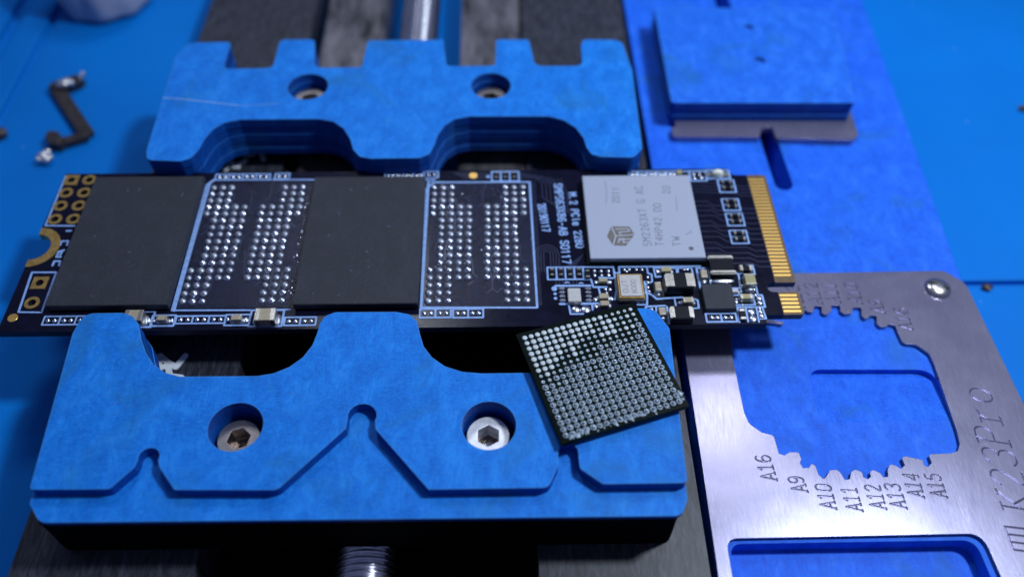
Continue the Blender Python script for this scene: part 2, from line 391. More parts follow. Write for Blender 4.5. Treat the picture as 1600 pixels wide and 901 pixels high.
# =================================================================== fixture base
PZ = -5.0                                     # top of the rails and of the steel plate
fx = thing('holder_base', (37, 0, MZ), 'long black base with blue side plate and engraved steel template, lying under both blue jaws', 'board holder')
SLB = -5.45
def part(name, me, mats, parent=fx, **k): return link(name, me, mats, parent, **k)
o = part('rail', terrace([(fillet([(6.1, -60, .5), (22.4, -60, .5), (23.0, 120, .5), (7.6, 120, .5)]), PZ), ], MZ), M['black_metal']); bevel_mod(o, .2)
o['label'] = 'wide black rail on the left side of the base'
o = part('rail', terrace([(fillet([(52.2, -60, .3), (67.25, -60, .3), (68.35, 120, .3), (53.6, 120, .3)]), PZ-.05), ], MZ), M['black_metal']); bevel_mod(o, .2)
o['label'] = 'black rail beside the steel template'
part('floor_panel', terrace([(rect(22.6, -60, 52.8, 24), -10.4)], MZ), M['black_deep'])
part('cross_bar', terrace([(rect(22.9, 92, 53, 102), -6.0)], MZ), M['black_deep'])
for x0, x1 in ((24.2, 33.3), (44.2, 53.0)):
    o = part('guide_bar', terrace([(rect(x0, 24.2, x1, 118), PZ-.35)], MZ+.4), M['grey_bar']); bevel_mod(o, .7, 3)
def thread(cx, cz, y0, y1, r, pitch):
    bm = bmesh.new(); n = 22; prev = None; steps = int((y1-y0)/pitch*6)
    for k in range(steps+1):
        ring = []
        for i in range(n):
            a = 2*pi*i/n; ph = (k/6.0 + i/n) % 1.0; rr = r-.42*abs(2*ph-1)**1.3
            ring.append(bm.verts.new((cx+rr*cos(a), y0+(y1-y0)*k/steps, cz+rr*sin(a))))
        if prev:
            for i in range(n): bm.faces.new((prev[i], prev[(i+1) % n], ring[(i+1) % n], ring[i])).smooth = True
        prev = ring
    bmesh.ops.recalc_face_normals(bm, faces=bm.faces)
    d = bpy.data.meshes.new('thread'); bm.to_mesh(d); bm.free(); return d
o = part('lead_screw', thread(37.2, -7.9, -58, 118, 2.85, .60), M['rod']); o.rotation_euler = (0, 0, -.012)
# white paint strokes on the rail
ps = []
for pl in ([(247, 590), (250, 556), (262, 566), (266, 590)], [(262, 566), (275, 574), (290, 556)], [(250, 575), (262, 572)], [(268, 588), (284, 590)]):
    ps += strokes_polys([UL(pl, PZ)], .62)
part('paint_mark', raised(ps, PZ-.02, PZ+.12), M['white_paint'])
ps = []
for pl in ([(366, 262), (384, 252)], [(352, 266), (362, 255), (372, 262)], [(384, 244), (396, 241)], [(408, 240), (412, 250)]):
    ps += strokes_polys([UL(pl, PZ)], .55)
part('paint_mark', raised(ps, PZ-.02, PZ+.16), M['white_paint'])
# blue side plate
slot_dir = Vector((1.0, 38)).normalized()
def slot_poly(a, b, r): return capsule(a, b, 2*r, 8)
pocket = fillet([(80.9, -8.2, .8), (94.2, -8.2, .8), (94.1, -2.2, 1.9), (81.2, -2.0, 1.3)])
pz = lambda x, y: SLB-.72*max(0, min(1, (y+8.2)/6.0))
win_in = fillet([(68.9, -60, 1), (94.2, -60, 1), (92.0, -20.3, 1.4), (69.7, -20.3, 1.2)])
bp = terrace([(fillet([(68.45, -60, .3), (103.0, -60, 1), (101.1, 9, .3), (104.9, 64, 1), (106.5, 110, 1), (68.75, 110, .3)], .3), SLB),
              (pocket, pz), (win_in, SLB-1.7),
              (slot_poly((84.45, 24.9), (83.4, 70), 1.12), -9.9, 2, 1)], MZ)  # black floor and darkened walls paint the shade inside the slot
o = part('side_plate', bp, [M['base_blue'], M['jaw_side_shaded'], M['black_deep']]); bevel_mod(o, .12)
# engraved steel template
ZS = PZ+.0
steel_out = fillet([(67.30, -60, .4), (103.2, -60, 1), (101.15, 8.8, 1.9), (99.3, 10.55, 1.2), (68.75, 10.3, .5), (68.45, -8, 0)], 0, 8)
win2 = fillet([(68.9, -58, 1), (95.2, -58, 1), (92.6, -19.85, 1.5), (69.35, -19.95, 1.1)], n=8)
gearpx = [(1140, 500), (1258, 484, 0), (1263, 487, .3), (1271, 488, .3), (1272, 478, .2), (1284, 478, .2), (1284, 489, .3), (1292, 492, .3), (1300, 484, .3), (1298, 477, .2), (1313, 477, .2), (1313, 486, .3), (1320, 491, .3),
          (1331, 489, .3), (1333, 480, .2), (1346, 480, .2), (1346, 492, .2), (1352, 499, .3), (1358, 495, .2), (1359, 492, .2), (1370, 493, .2), (1370, 505, .2), (1376, 511, .3), (1384, 510, .3), (1390, 506, .2), (1399, 508, .2), (1402, 516, .3), (1410, 534, .5), (1416, 537, .4),
          (1432, 538, .8), (1452, 552, .8), (1459, 566, .5), (1495, 672, 0), (1500, 692, .5), (1497, 704, .6), (1486, 707.5, .4), (1453, 709, .2), (1452, 712, .1), (1456, 722, .1), (1450, 729, .1), (1444, 726, .1), (1442, 718, .2), (1414, 712, .4),
          (1409, 715, .1), (1414, 726, .1), (1408, 732, .1), (1400, 727, .3), (1391, 724, .3), (1387, 733, .1), (1388, 744, .1), (1380, 745, .1), (1376, 739, .2), (1364, 733, .3), (1359, 737, .2), (1361, 744, .1), (1356, 748, .1), (1349, 745, .1), (1347, 737, .2), (1336, 732.5, .3),
          (1330, 737, .1), (1328, 748, .1), (1320, 749, .1), (1315, 740, .2), (1308, 733, .3), (1297, 734, .2), (1291, 744, .1), (1287, 748, .1), (1279, 741, .1), (1274, 727, .2), (1268, 723.5, .2), (1264, 730, .1), (1255, 731, .1), (1250, 723, .1), (1252, 716, .1),
          (1248, 706, .2), (1233, 706, .3), (1226, 711, .1), (1217, 708, .1), (1214, 697, .3), (1209, 680, .4), (1190, 675, .6), (1171, 662, .8), (1163, 645, .5), (1145, 560, 0)]
gear = []
for q in gearpx:
    x, y = U(q[0], q[1], ZS); gear.append((x, y, q[2] if len(q) > 2 else 0))
gear = fillet(gear, 0, 4)
tooth = UL([(1196, 498), (1226, 503), (1222, 506.5), (1196, 503)], ZS)
eng = []
def addeng(txt, b, t, h=1.42, serif=True, z=ZS, slant=.12, wf=1.0):
    eng.extend(lettering(txt, U(*b, z), U(*t, z), h, serif, slant, .80, wf))
for txt, b, t in (('A16', (1214, 749), (1202, 711)), ('A9', (1262, 767), (1254, 744)), ('A10', (1307, 794), (1297, 757)), ('A11', (1348, 797), (1337, 761)), ('A12', (1385, 794), (1374, 758)),
                  ('A13', (1417, 793), (1405, 756)), ('A14', (1444, 776), (1434, 741)), ('A15', (1480, 776), (1468, 741)),
                  ('A13', (1258, 481), (1247, 445)), ('A12', (1285, 474), (1276, 443)), ('A11', (1313, 472), (1305, 443)), ('A10', (1347, 473), (1339, 443)), ('A9', (1383, 488), (1377, 469)), ('A16', (1427, 515), (1416, 482))):
    addeng(txt, b, t)
k0, k1 = (98.35, -18.0), (98.75, -4.9)
eng += lettering('K23Pro', k0, k1, 3.0, True, .18, .80)
ex = [((94.9, -21.4), (94.9, -19.2))] + [((94.9, -21.4+.72*i), (97.6, -21.8+.72*i)) for i in range(4)]
eng += [[a, b] for a, b in ex]
EW = .19
segs = [(Vector(a), Vector(b)) for pl in eng for a, b in zip(pl[:-1], pl[1:])]
grid = {}
for s in segs:
    for gx in range(floor(min(s[0].x, s[1].x)-.3), floor(max(s[0].x, s[1].x)+.3)+1):
        for gy_ in range(floor(min(s[0].y, s[1].y)-.3), floor(max(s[0].y, s[1].y)+.3)+1): grid.setdefault((gx, gy_), []).append(s)
def vz(x, y):
    p = Vector((x, y)); best = 9
    for a, b in grid.get((floor(x), floor(y)), ()):
        d = b-a; t = max(0, min(1, (p-a).dot(d)/max(d.length_squared, 1e-9))); best = min(best, (p-a-d*t).length)
    return ZS-(.16 if x > 94.5 or y > 0 else .07)*max(0.0, 1-best/(EW/2)) if best < EW/2-1e-4 else ZS
cyl = (97.75, 8.0)
steel = terrace([(steel_out, ZS), (win2, None), (gear, None), (tooth, ZS)] + [(capsule(a, b, EW, 2), vz) for a, b in segs], PZ-.42, extra=[(tuple(a), tuple(b)) for a, b in segs])
part('template_plate', steel, M['steel'])
# slotted screw of the template
bm = bmesh.new()
sc_prof = [(0, .02), (.0, .55), (.55, .5), (1.0, .33), (1.22, .08), (1.22, 0)]
sc = part('screw', lathe_mesh([(0, .66), (.6, .62), (1.1, .48), (1.38, .22), (1.45, 0)], 32), M['screw'], loc=(*cyl, ZS))
sc['label'] = 'slotted screw in the corner of the steel template'
bm.free()
sl = link('slot', box_mesh(2.2, .26, .08), M['hole'], sc, loc=(cyl[0], cyl[1]+.05, ZS+.555), rz=-.45)
# =================================================================== jaws
def layered(th, top_poly, ztop, zbot, nl, clip=None, ledge=None, ledge_z=None, holes=(), inset=()):
    pass
def clip_y(poly, lo=None, hi=None):
    return [(x, min(max(y, lo) if lo is not None else y, hi if hi is not None else 1e9)) for x, y in poly]
def shrink(poly, d):
    n_ = len(poly); A = sum(poly[i][0]*poly[(i+1) % n_][1]-poly[(i+1) % n_][0]*poly[i][1] for i in range(n_)); s = 1 if A > 0 else -1; out = []
    for i in range(n_):
        a = Vector(poly[i-1]); p = Vector(poly[i]); b = Vector(poly[(i+1) % n_]); t = (b-a)
        if t.length < 1e-6: out.append(tuple(p)); continue
        t.normalize(); out.append((p.x-t.y*s*d, p.y+t.x*s*d))
    return out
JT = 2.5
low = thing('clamp_jaw', (37.3, -10, PZ), 'blue jaw in front with V-shaped cut-outs and two fully visible hex socket screws', 'clamp jaw', 'blue jaws holding the board')
tabs = [(8.95, -2, .5), (9.35, .35, 1.6), *[(*U(a, b, 2.5), .6) for a, b in ((192, 488.5), (208, 494), (217, 507), (221, 530), (228, 551), (240, 569), (258, 582), (282, 588), (402, 587), (427, 583), (452, 573), (473, 558), (488, 539), (496, 519), (500, 504), (509, 493), (524, 487.5), (618, 487), (640, 491), (652, 502), (656, 521), (662, 541), (675, 558), (695, 572), (722, 580.5), (752, 583))],
        (55.4, -7.0, 3), (58.2, -5.3, 2.5), (59.3, -3.2, 2), (59.7, -.6, 1.2), (60.9, .25, 1.2), (64.3, .2, 1.4), (65.5, -2.2, .8)]
vcut = [(64.9, -18.05, .5), (57.8, -18.05, .6), (55.95, -16.6, .5), (55.9, -15.7, 0)] + [(55.05+.88*cos(radians(a)), -15.1+.88*sin(radians(a)), 0) for a in range(-10, 200, 30)] + [(54.15, -16.3, .3), (53.2, -18.3, .9),
        (43.2, -18.3, .2), (38.35, -12.6, .2)] + [(37.05+1.28*cos(radians(a)), -11.25+1.22*sin(radians(a)), 0) for a in range(-25, 206, 22)] + [(35.75, -12.5, .2), (30.6, -18.15, .9), (22.1, -18.0, .4), (20.35, -15.9, .2)] + \
       [(19.25+.9*cos(radians(a)), -14.95+.85*sin(radians(a)), 0) for a in range(-20, 201, 22)] + [(18.3, -15.9, .3), (16.7, -17.85, .6), (10.1, -17.8, .4)]
top_poly = fillet(tabs+vcut, .4)
full_poly = fillet(tabs+[(64.95, -19.0, .5), (64.3, -20.45, 1.1), (11.2, -20.2, 1.4), (9.85, -18.5, .5)], .4)
HL = [(26.1, -12.15), (48.25, -12.35)]
def hol(r): return [(circle(x, y, r, 32), None) for x, y in HL]
ZL = 1.35
def smooth_by(o):
    return o
zs = [(top_poly, JT, ZL, 0), (full_poly, ZL, .85, 0), (clip_y(shrink(full_poly, .06), -18.2, -.06), .85, -1.4, 0), (clip_y(shrink(full_poly, -.02), -18.2, -.06), -1.4, -3.0, 0)]
for k, (p, zt_, zb_, _) in enumerate(zs):
    o = link('layer', terrace([(p, zt_, 0, 1)]+[(circle(x, y, 2.38, 36), None) for x, y in HL], zb_), [M['jaw'], M['jaw_side_shaded']], low)
    if k == 0: o['label'] = 'top layer of the jaw with three V-shaped cut-outs'; bevel_mod(o, .14)
    if k == 1: o['label'] = 'lower ledge of the jaw showing through the cut-outs'; bevel_mod(o, .14)
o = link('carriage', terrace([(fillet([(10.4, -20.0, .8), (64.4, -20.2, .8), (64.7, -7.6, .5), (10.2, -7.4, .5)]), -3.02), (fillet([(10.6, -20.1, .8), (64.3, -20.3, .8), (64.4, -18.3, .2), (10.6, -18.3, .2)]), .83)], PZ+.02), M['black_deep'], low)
def hex_screw(x, y, ztop, mat_, parent, r=1.95, rz=.2):
    reg_ = [(circle(0, 0, r, 32), 0), (circle(0, 0, r*.53, 6), -1.1)]
    o = link('screw', terrace([(circle(0, 0, r, 36), 0.0, 0, 0), (circle(0, 0, r*.56, 6), -1.7, 1, 1), (circle(0, 0, r*.22, 12), -2.0, 0, 1)], -2.4), [mat_, M['socket']], parent, loc=(x, y, ztop), rz=rz); bevel_mod(o, .16, 3)
    return o
s = hex_screw(25.95, -12.35, .7, M['screw_dull'], low, 1.88, .3); s['label'] = 'darker hex socket screw with worn rim'
s = hex_screw(48.15, -12.4, .7, M['screw_white'], low, 1.92, .5); s['label'] = 'bright hex socket screw'
up = thing('clamp_jaw', (37.3, 34, PZ), 'blue jaw behind the board with two arches, notched back edge and pale scratch', 'clamp jaw', 'blue jaws holding the board')
up_out = [(9.75, 23.0, .8), (10.2, 21.5, .9), *[(*U(a, b, 2.5), .6) for a, b in ((282, 252), (298, 247), (310, 235), (320, 217), (333, 202), (350, 192), (374, 187), (498, 186), (521, 190), (537, 201), (547, 217), (552, 234), (562, 245), (580, 248))],
          *[(*U(a, b, 2.5), .6) for a, b in ((655, 247), (671, 241), (679, 226), (684, 211), (694, 197), (709, 187), (733, 182), (857, 182), (881, 188), (900, 200), (912, 216), (917, 231), (924, 241), (938, 245))],
          (64.6, 21.3, 1.0), (65.75, 22.7, .8), (66.1, 36.9, .5), (65.4, 43.0, 1.5), (60.5, 43.2, .5), (60.1, 42, .2), (60.0, 37.8, 1.0), (54.1, 37.8, 1.2), (53.5, 43.2, .5), (49.3, 43.3, .5), (49.15, 37.9, .6), (43.1, 37.9, .6), (42.5, 43.3, .4), (32.9, 43.2, .4), (32.6, 37.8, .5), (26.8, 37.7, 1.2), (26.1, 43.5, .8), (21.7, 43.5, .8), (21.65, 37.7, 1.0), (15.6, 37.6, .9), (15.6, 43.1, .8), (10.2, 42.9, 1.4), (9.2, 40, .5)]
up_poly = fillet(up_out, .5)
HU = [(26.45, 34.1), (48.6, 34.05)]
zz = [2.5, 1.35, .15, -.95, -1.95, -2.9]; ins = [0, .07, .02, .09, .03]
for k in range(5):
    p = shrink(up_poly, ins[k]) if ins[k] else up_poly
    if k >= 2: p = clip_y(p, 22.06)
    o = link('layer', terrace([(p, zz[k], 0, 1)]+[(circle(x, y, 2.42-ins[k], 36), None) for x, y in HU], zz[k+1]), [M['jaw'], M['jaw_side_shaded']], up)
    bevel_mod(o, .12 if k == 0 else .07)
    if k == 0: o['label'] = 'top layer of the jaw crossed by a pale scratch'
link('carriage', terrace([(fillet([(10.6, 30.6, .5), (65.2, 30.6, .5), (65.2, 41.5, .5), (10.4, 41.5, .5)]), -2.92)]+[(circle(x, y, 2.42, 24), None) for x, y in HU], PZ+.02), M['black_metal'], up)
link('carriage', terrace([(fillet([(10.4, 22.3, .5), (14.6, 22.3, .5), (14.6, 26, .5), (10.2, 26, .5)]), -2.92)], PZ+.02), M['black_metal'], up)
for x, y in HU: hex_screw(x-.05, y-.1, .75, M['screw_dull'], up, 1.95, .2)
scr = UL([(255, 153), (285, 155), (330, 160), (372, 165), (410, 164), (440, 161)], JT)
link('scratch', raised(strokes_polys([scr[:4]], .13)+strokes_polys([scr[3:]], .06), JT-.01, JT+.012), plain('scratched_composite', (.20, .36, .62), .7), up)
# =================================================================== sliding block on the side plate
bl = thing('sliding_block', (83, 44, SLB), 'square blue block on a thin steel plate, sitting over the slot in the side plate', 'clamp block')
bt = -1.5
bx = UL([(1022, 12), (1049, 161), (1336, 161), (1303, 14)], bt)
blk = fillet([(*bx[0], .5), (*bx[1], .6), (*bx[2], .5), (*bx[3], .5)])
dents = [(circle(*U(1187, 95, bt), .74, 16), bt-.45), (circle(*U(1170, 43, bt), .62, 16), bt-.45)]
hs = (bt-(SLB+.9))/3
o = link('layer', terrace([(blk, bt, 0, 1)]+[(d[0], d[1], 0, 1) for d in dents], bt-hs), [M['block_blue'], M['jaw_side_shaded']], bl); bevel_mod(o, .15)
o['label'] = 'top layer of the block with two small dents'
for k in (1, 2):
    o = link('layer', terrace([(shrink(blk, .07 if k == 1 else 0), bt-k*hs, 0, 1)], bt-(k+1)*hs), [M['block_blue'], M['jaw_side_shaded']], bl); bevel_mod(o, .06)
zs_ = SLB+.9
sp = [U(1052, 214, zs_), U(1187, 214, zs_), U(1190, 199, zs_), U(1207, 199, zs_), U(1213, 216, zs_), U(1332, 219, zs_), U(1341, 211, zs_), U(1333, 185, zs_)]
xr = sp[-1][0]; sp = [(*sp[0], .5), (sp[1][0], sp[1][1], .2), (sp[2][0], sp[2][1], .5), (sp[3][0], sp[3][1], .5), (sp[4][0], sp[4][1], .2), (*sp[5], .3), (*sp[6], .3), (*sp[7], .2), (xr+.3, 57.5, .3), (sp[0][0]+.9, 57.5, .3), (sp[0][0]+.6, 34.5, .2), (sp[0][0], 34.2, .2)]
o = link('steel_plate', terrace([(fillet(sp, .3), zs_)], SLB+.02), M['steel'], bl)
# =================================================================== the circuit board
bd = thing('circuit_board', (40, 11, -.8), 'black drive board with gold edge contacts and two bare footprints, held between blue jaws', 'circuit board')
def bpart(name, me, mats, **k): return link(name, me, mats, bd, **k)
semi = [(1.75*cos(radians(a)), 11+1.75*sin(radians(a))) for a in range(90, -91, -10)]
outl = [(0, 22), (0, 12.75)][:1]+semi+[(0, 0), (75.95, 0), (76.0, .9), (76.15, 1.08), (79.75, 1.08), (80, 1.3), (80, 3.95), (77.6, 3.95)]+[(77.5+.62*cos(radians(a)), 4.57+.62*sin(radians(a))) for a in range(250, 105, -18)]+[(77.6, 5.19), (80, 5.19), (80, 20.7), (79.75, 20.92), (76.5, 20.92), (76.15, 21.1), (76.0, 21.5), (75.9, 21.95), (75.8, 22)]
tabp = rect(77.86, 1.0, 80.2, 21)
pth = [(1, 21), (3, 21), (1, 19), (3, 19), (1, 17), (3, 17), (1, 15), (3, 15), (2.2, 6.15), (2.25, 3.6)]
reg = [(outl, 0.0, 0, 1)]
fr = [q for q in [(77.86, 1.08), (79.75, 1.08), (80, 1.3), (80, 3.95), (77.86, 3.95)]]
fr2 = [(77.86, 5.19), (80, 5.19), (80, 20.7), (79.75, 20.92), (77.86, 20.92)]
reg += [(fr, 0.0, 2, 2), (fr2, 0.0, 2, 2)]
reg += [(circle(x, y, .40, 18), None) for x, y in pth]
fp1 = (16.75, 2.55, 28.6, 20.7); 
bpart('board', terrace(reg, -.8), [M['mask'], M['mask_edge'], M['laminate']])
# flux-stained areas where the chips were lifted
for i, (x0, y0, x1, y1) in enumerate(((16.9, 2.7, 28.5, 20.4), (41.9, 2.55, 53.6, 20.25))):
    o = bpart('bare_footprint', raised([rect(x0, y0, x1, y1)], 0.0005, .008), M['flux'])
    o['label'] = ['bare footprint between the two memory chips', 'bare footprint to the right of the second memory chip'][i]
# plated holes
for i, (x, y) in enumerate(pth):
    if i in (0, 8): me = terrace([(rect(-.78, -.78, .78, .78), .03), (circle(0, 0, .41, 18), None)], -.79)
    else: me = terrace([(circle(0, 0, .76, 24), .03), (circle(0, 0, .41, 18), None)], -.79)
    # the rim is wider than the barrel: rim on top of the board, barrel inside
    bm = bmesh.new(); bm.from_mesh(me)
    for v in bm.verts:
        if v.co.z < -.5:
            if Vector((v.co.x, v.co.y)).length > .5: v.co.z = .001
    bm.to_mesh(me); bm.free()
    bpart('plated_hole', me, M['gold_dull'], loc=(x, y, 0))
me = terrace([([(3.0*cos(radians(a)), 3.0*sin(radians(a))) for a in range(84, -85, -8)]+[(1.78*cos(radians(a)), 1.78*sin(radians(a))) for a in range(-86, 87, 8)], .03)], .001)
ring_pts = [(2.72*cos(radians(a)), 2.72*sin(radians(a))) for a in range(90, -91, -6)]+[(1.76*cos(radians(a)), 1.76*sin(radians(a))) for a in range(-90, 91, 6)]
bpart('mounting_ring', terrace([(ring_pts, .03)], .001), M['gold_dull'], loc=(0, 11, 0))
bm = bmesh.new(); pr_ = None
for a in range(-90, 91, 10):
    c_ = (1.745*cos(radians(a)), 1.745*sin(radians(a)))
    v1, v2 = bm.verts.new((*c_, .03)), bm.verts.new((*c_, -.8))
    if pr_: bm.faces.new((pr_[0], v1, v2, pr_[1]))
    pr_ = (v1, v2)
me = bpy.data.meshes.new('rim'); bm.to_mesh(me); bm.free(); bpart('mounting_rim', me, M['gold_dull'], loc=(0, 11, 0))
for x, y in ((.95, 1.75), (46.5, 21.2)):
    bpart('alignment_dot', lathe_mesh([(0, .03), (.47, .03), (.5, .0)], 24, False), M['gold'], loc=(x, y, 0))
# gold edge contacts
fme = terrace([(fillet([(-.93, -.14, .1), (.86, -.14, .14), (.86, .14, .14), (-.93, .14, .1)]), .03)], .001); fme.materials.append(M['gold'])
for k in range(29): bpart('edge_contact', fme, None, loc=(78.86, 6.15+.5*k, 0))
for k in range(5): bpart('edge_contact', fme, None, loc=(78.86, 1.5+.5*k, 0))
# ---- silkscreen
silk = []          # (polyline, width)
def sk(pts, wd=.22, px=True): silk.append((UL(pts, 0) if px else pts, wd))
def sbox(x0, y0, x1, y1, wd=.2, n=0):
    a, b, c, d = U(x0, y0), U(x1, y0), U(x1, y1), U(x0, y1)
    xa = (a[0]+d[0])/2; xb = (b[0]+c[0])/2; ya = (a[1]+b[1])/2; yb = (c[1]+d[1])/2
    silk.append(([(xa, ya), (xb, ya), (xb, yb), (xa, yb), (xa, ya)], wd))
    for k in range(1, n):
        x = xa+(xb-xa)*k/n; silk.append(([(x, ya), (x, yb)], wd))
    return xa, ya, xb, yb
sk([(103, 275), (71, 352.5), (117, 353)], .18)
sk([(88.3, 425.5), (50, 425.5), (29, 487.5), (65, 488), (88.3, 425.5)], .2)
for g in ([(104, 361), (111, 360.5)], [(94, 383), (96, 377), (107, 376.5), (105, 383)], [(100, 391), (92, 393), (88, 401.5), (95, 401.5)], [(82, 415), (85, 408), (94.5, 408), (92.5, 415)], [(98, 391), (94, 399)]): sk(g, .22)
# footprints
sk([(491, 281), (334, 281), (323, 289), (268.6, 484.8), (391, 484.5)], .2); sk([(424, 484), (454, 483.5)], .2)
silk.append(([(16.72, 2.4), (16.72, 20.3), (17.2, 20.9)], .26))  # wide pale band: printed edge plus a reflection drawn as ink
sk([(694, 285), (827.5, 284.5), (839.4, 480.4), (657.5, 480.4), (666.5, 294.9), (679, 285), (694, 285)], .22)
silk.append(([(41.42, 2.2), (41.42, 20.1)], .26))
# rows of small cells
pads = []; resist = []; caps = []
def cells(x0, y0, x1, y1, n, kind='pads', wd=.18, vert=False):
    xa, ya, xb, yb = sbox(x0, y0, x1, y1, wd, n)
    w_ = (xb-xa)/n; cy = (ya+yb)/2
    for k in range(n):
        cx = xa+w_*(k+.5)
        if kind == 'none': continue
        if vert:
            resist.append((cx, cy, .42, .95, 'y'))
        else:
            pads.append((cx-w_*.21, cy, .24)); pads.append((cx+w_*.21, cy, .24))
cells(337, 272.5, 421.8, 281, 4); cells(430, 271.5, 452, 280, 1)
cells(602, 269.5, 661, 279, 4); cells(662.5, 268.5, 684.5, 277.8, 1); sk([(665, 280.5), (680, 280.5), (672.5, 284.5), (665, 280.5)], .16)
cells(768.4, 268.4, 810.6, 283.2, 3, vert=True)
cells(68, 494, 143, 507, 3); sbox(195, 487, 239, 511); sbox(237, 492.5, 273, 509)
cells(275, 493.5, 352, 505, 3); sbox(352, 491.5, 390, 508); sbox(391, 484.5, 442, 509.5); cells(444.5, 495.5, 493.5, 508, 2)
cells(656, 482.5, 704.5, 496, 2); cells(708, 482.5, 755, 496, 2)
cells(855.5, 417.5, 911.5, 436.5, 4, vert=True)
sk([(911.5, 417.3), (958, 417.3), (960, 428), (963, 452), (961, 468)], .2); sk([(911.5, 436.5), (923.5, 436.5), (927, 448.5), (948, 448.5)], .2); sk([(936, 433.5), (958, 434.5)], .18)
sk([(868, 446.5), (922.6, 446.2)], .26); sk([(875, 474.8), (936, 474.2)], .28); sk([(889, 477), (891.5, 490.5), (911, 490.3)], .2); sk([(925, 475), (926, 484)], .2)
sk([(935, 448), (938, 461)], .18); sk([(883, 442), (886, 440.5), (889, 441.8)], .14); sk([(905, 443), (908, 441.5), (911, 443)], .14)
sk([(958, 417), (960, 426.5), (968, 426.5), (967, 417.2)], .2); sk([(967, 417), (1094, 416)], .2); sk([(967, 417), (968, 427)], .18)
sk([(1010.5, 417), (1012.5, 427), (1018, 428.5), (1019, 440), (1007, 445)], .18)
sk([(1031, 418.5), (1021.5, 418.5), (1024.5, 432.5), (1032, 432)], .2)
sk([(1048, 418.5), (1057, 419), (1058, 426)], .18); sk([(1059, 426), (1059, 418.8), (1080.5, 418.8), (1083, 430)], .18)
sk([(1107, 419), (1088, 419), (1095, 452)], .2); sk([(1107, 419), (1110, 442)], .18)
sk([(1007, 440), (1011, 462), (1011, 476), (996, 476)], .2); sk([(1008, 457), (1018, 460), (1026, 467), (1040, 466), (1066, 464.5)], .2)
sk([(1009, 492), (1009, 479), (1039, 477.5)], .2); sk([(1054, 467), (1056, 477)], .18); sk([(1085, 467), (1090, 469), (1092, 481), (1081, 482), (1083, 500)], .2)
sk([(1042, 479), (1046, 505)], .2); sk([(1025, 479), (1025.5, 487)], .18)
sk([(1154, 429), (1158, 456)], .18); sk([(1153, 428.5), (1147, 424)], .18); sk([(1166.5, 414.5), (1176, 414.5), (1179.5, 428.5), (1176, 429)], .18); sk([(1153, 428), (1163, 425.5)], .18)
sk([(1176.5, 428), (1184.4, 461)], .18)
sk([(1156, 461), (1144.7, 461), (1148.3, 476.6), (1180, 476), (1176, 461)], .2); sk([(1139, 450), (1157, 450)], .16)
sk([(1185, 461), (1190.5, 461), (1195.5, 479.5), (1152, 479.8), (1155.5, 503)], .2); sk([(1165, 480), (1169, 502.5)], .18); sk([(1181.5, 480), (1186, 503)], .18); sk([(1191, 480), (1197, 497.5), (1188, 498)], .18)
sk([(1136, 485.5), (1144, 485), (1149, 480)], .2)
xa, ya, xb, yb = sbox(1103.5, 489.6, 1150.5, 502.6, .2, 2)
# top right
cells(983, 268, 1057, 277, 5, wd=.16); sk([(1066, 268), (1077, 268)], .16)
cells(1078, 267.5, 1103, 282.5, 1, 'none'); sbox(1103.5, 266.5, 1139.6, 279, .2)
for b in ((1123, 281.5, 1148, 300.5), (1129.4, 311, 1155, 329), (1135.5, 333.5, 1161.6, 352.6), (1141.6, 360.2, 1168, 380.4)):
    xa, ya, xb, yb = sbox(*b, .17)
    cx = (xa+xb)/2; silk.append(([(xa, (ya+yb)/2), (xb, (ya+yb)/2)], .1))
    for q in (.27, .73): resist.append((cx, ya+(yb-ya)*q, 1.15, .52, 'x'))
# text
def stext(t, b, e, h, wd): 
    for pl in lettering(t, U(*b), U(*e), h, False, 0, .80): silk.append((pl, wd))
stext('M.2 PCle 2280', (888.5, 301.5), (900.5, 387), .80, .17)
stext('SMPS63X86-AB S0117', (866, 287.5), (879.5, 411.6), .84, .17)
stext('20190117', (840.5, 319), (848, 362), .80, .17)
sil_polys = []
for pl, wd in silk: sil_polys += strokes_polys([pl], wd, .10)
for x, y, r in ((866, 451, .3), (867.5, 459, .18), (868, 466, .18), (762.5, 276, .22)): sil_polys.append(circle(*U(x, y), r, 10))
o = bpart('silkscreen_print', raised(sil_polys, 0.001, .022), M['silk'])
o['label'] = 'pale blue printed outlines and lettering on the board'
# ---- traces under the mask
tr = []
for i, y in enumerate([19.7, 19.2, 18.7, 18.2, 16.6, 15.9, 15.2, 14.4, 13.6, 12.9, 12.1, 11.3, 10.5, 9.7, 9.0, 8.3]):
    j = 1.2 if 4 <= i else .2; x = 72.6+.18*(i % 4)
    tr.append([(71.1, y+j*.2), (x, y+j*.2), (x+j*.6, y-j*.4), (75.9, y-j*.4), (76.6, y-j*.4-.5), (77.9, y-j*.4-.5)])
for i in range(7):
    tr.append([(53.8+.45*i, 20.6), (54.3+.45*i, 19.8-.2*i), (54.3+.45*i, 17.6-.3*i), (54.9+.5*i, 16.9-.4*i)])
    tr.append([(55.2+.35*i, 4.8), (55.2+.35*i, 6.2+.25*i), (56.1+.35*i, 7.4+.3*i)])
for i in range(5): tr.append([(44.2+.3*i, 21.6-.22*i), (52+.8*i, 21.6-.22*i), (53+.8*i, 20.7-.3*i)])
for k in range(4):
    c = (54.4, 8.3); r = .35+.3*k
    tr.append([(c[0]-r, 7.0)]+[(c[0]+r*cos(radians(a)), c[1]+1.1+r*sin(radians(a))) for a in range(180, -1, -30)]+[(c[0]+r, 7.0)])
rg = random.Random(3)
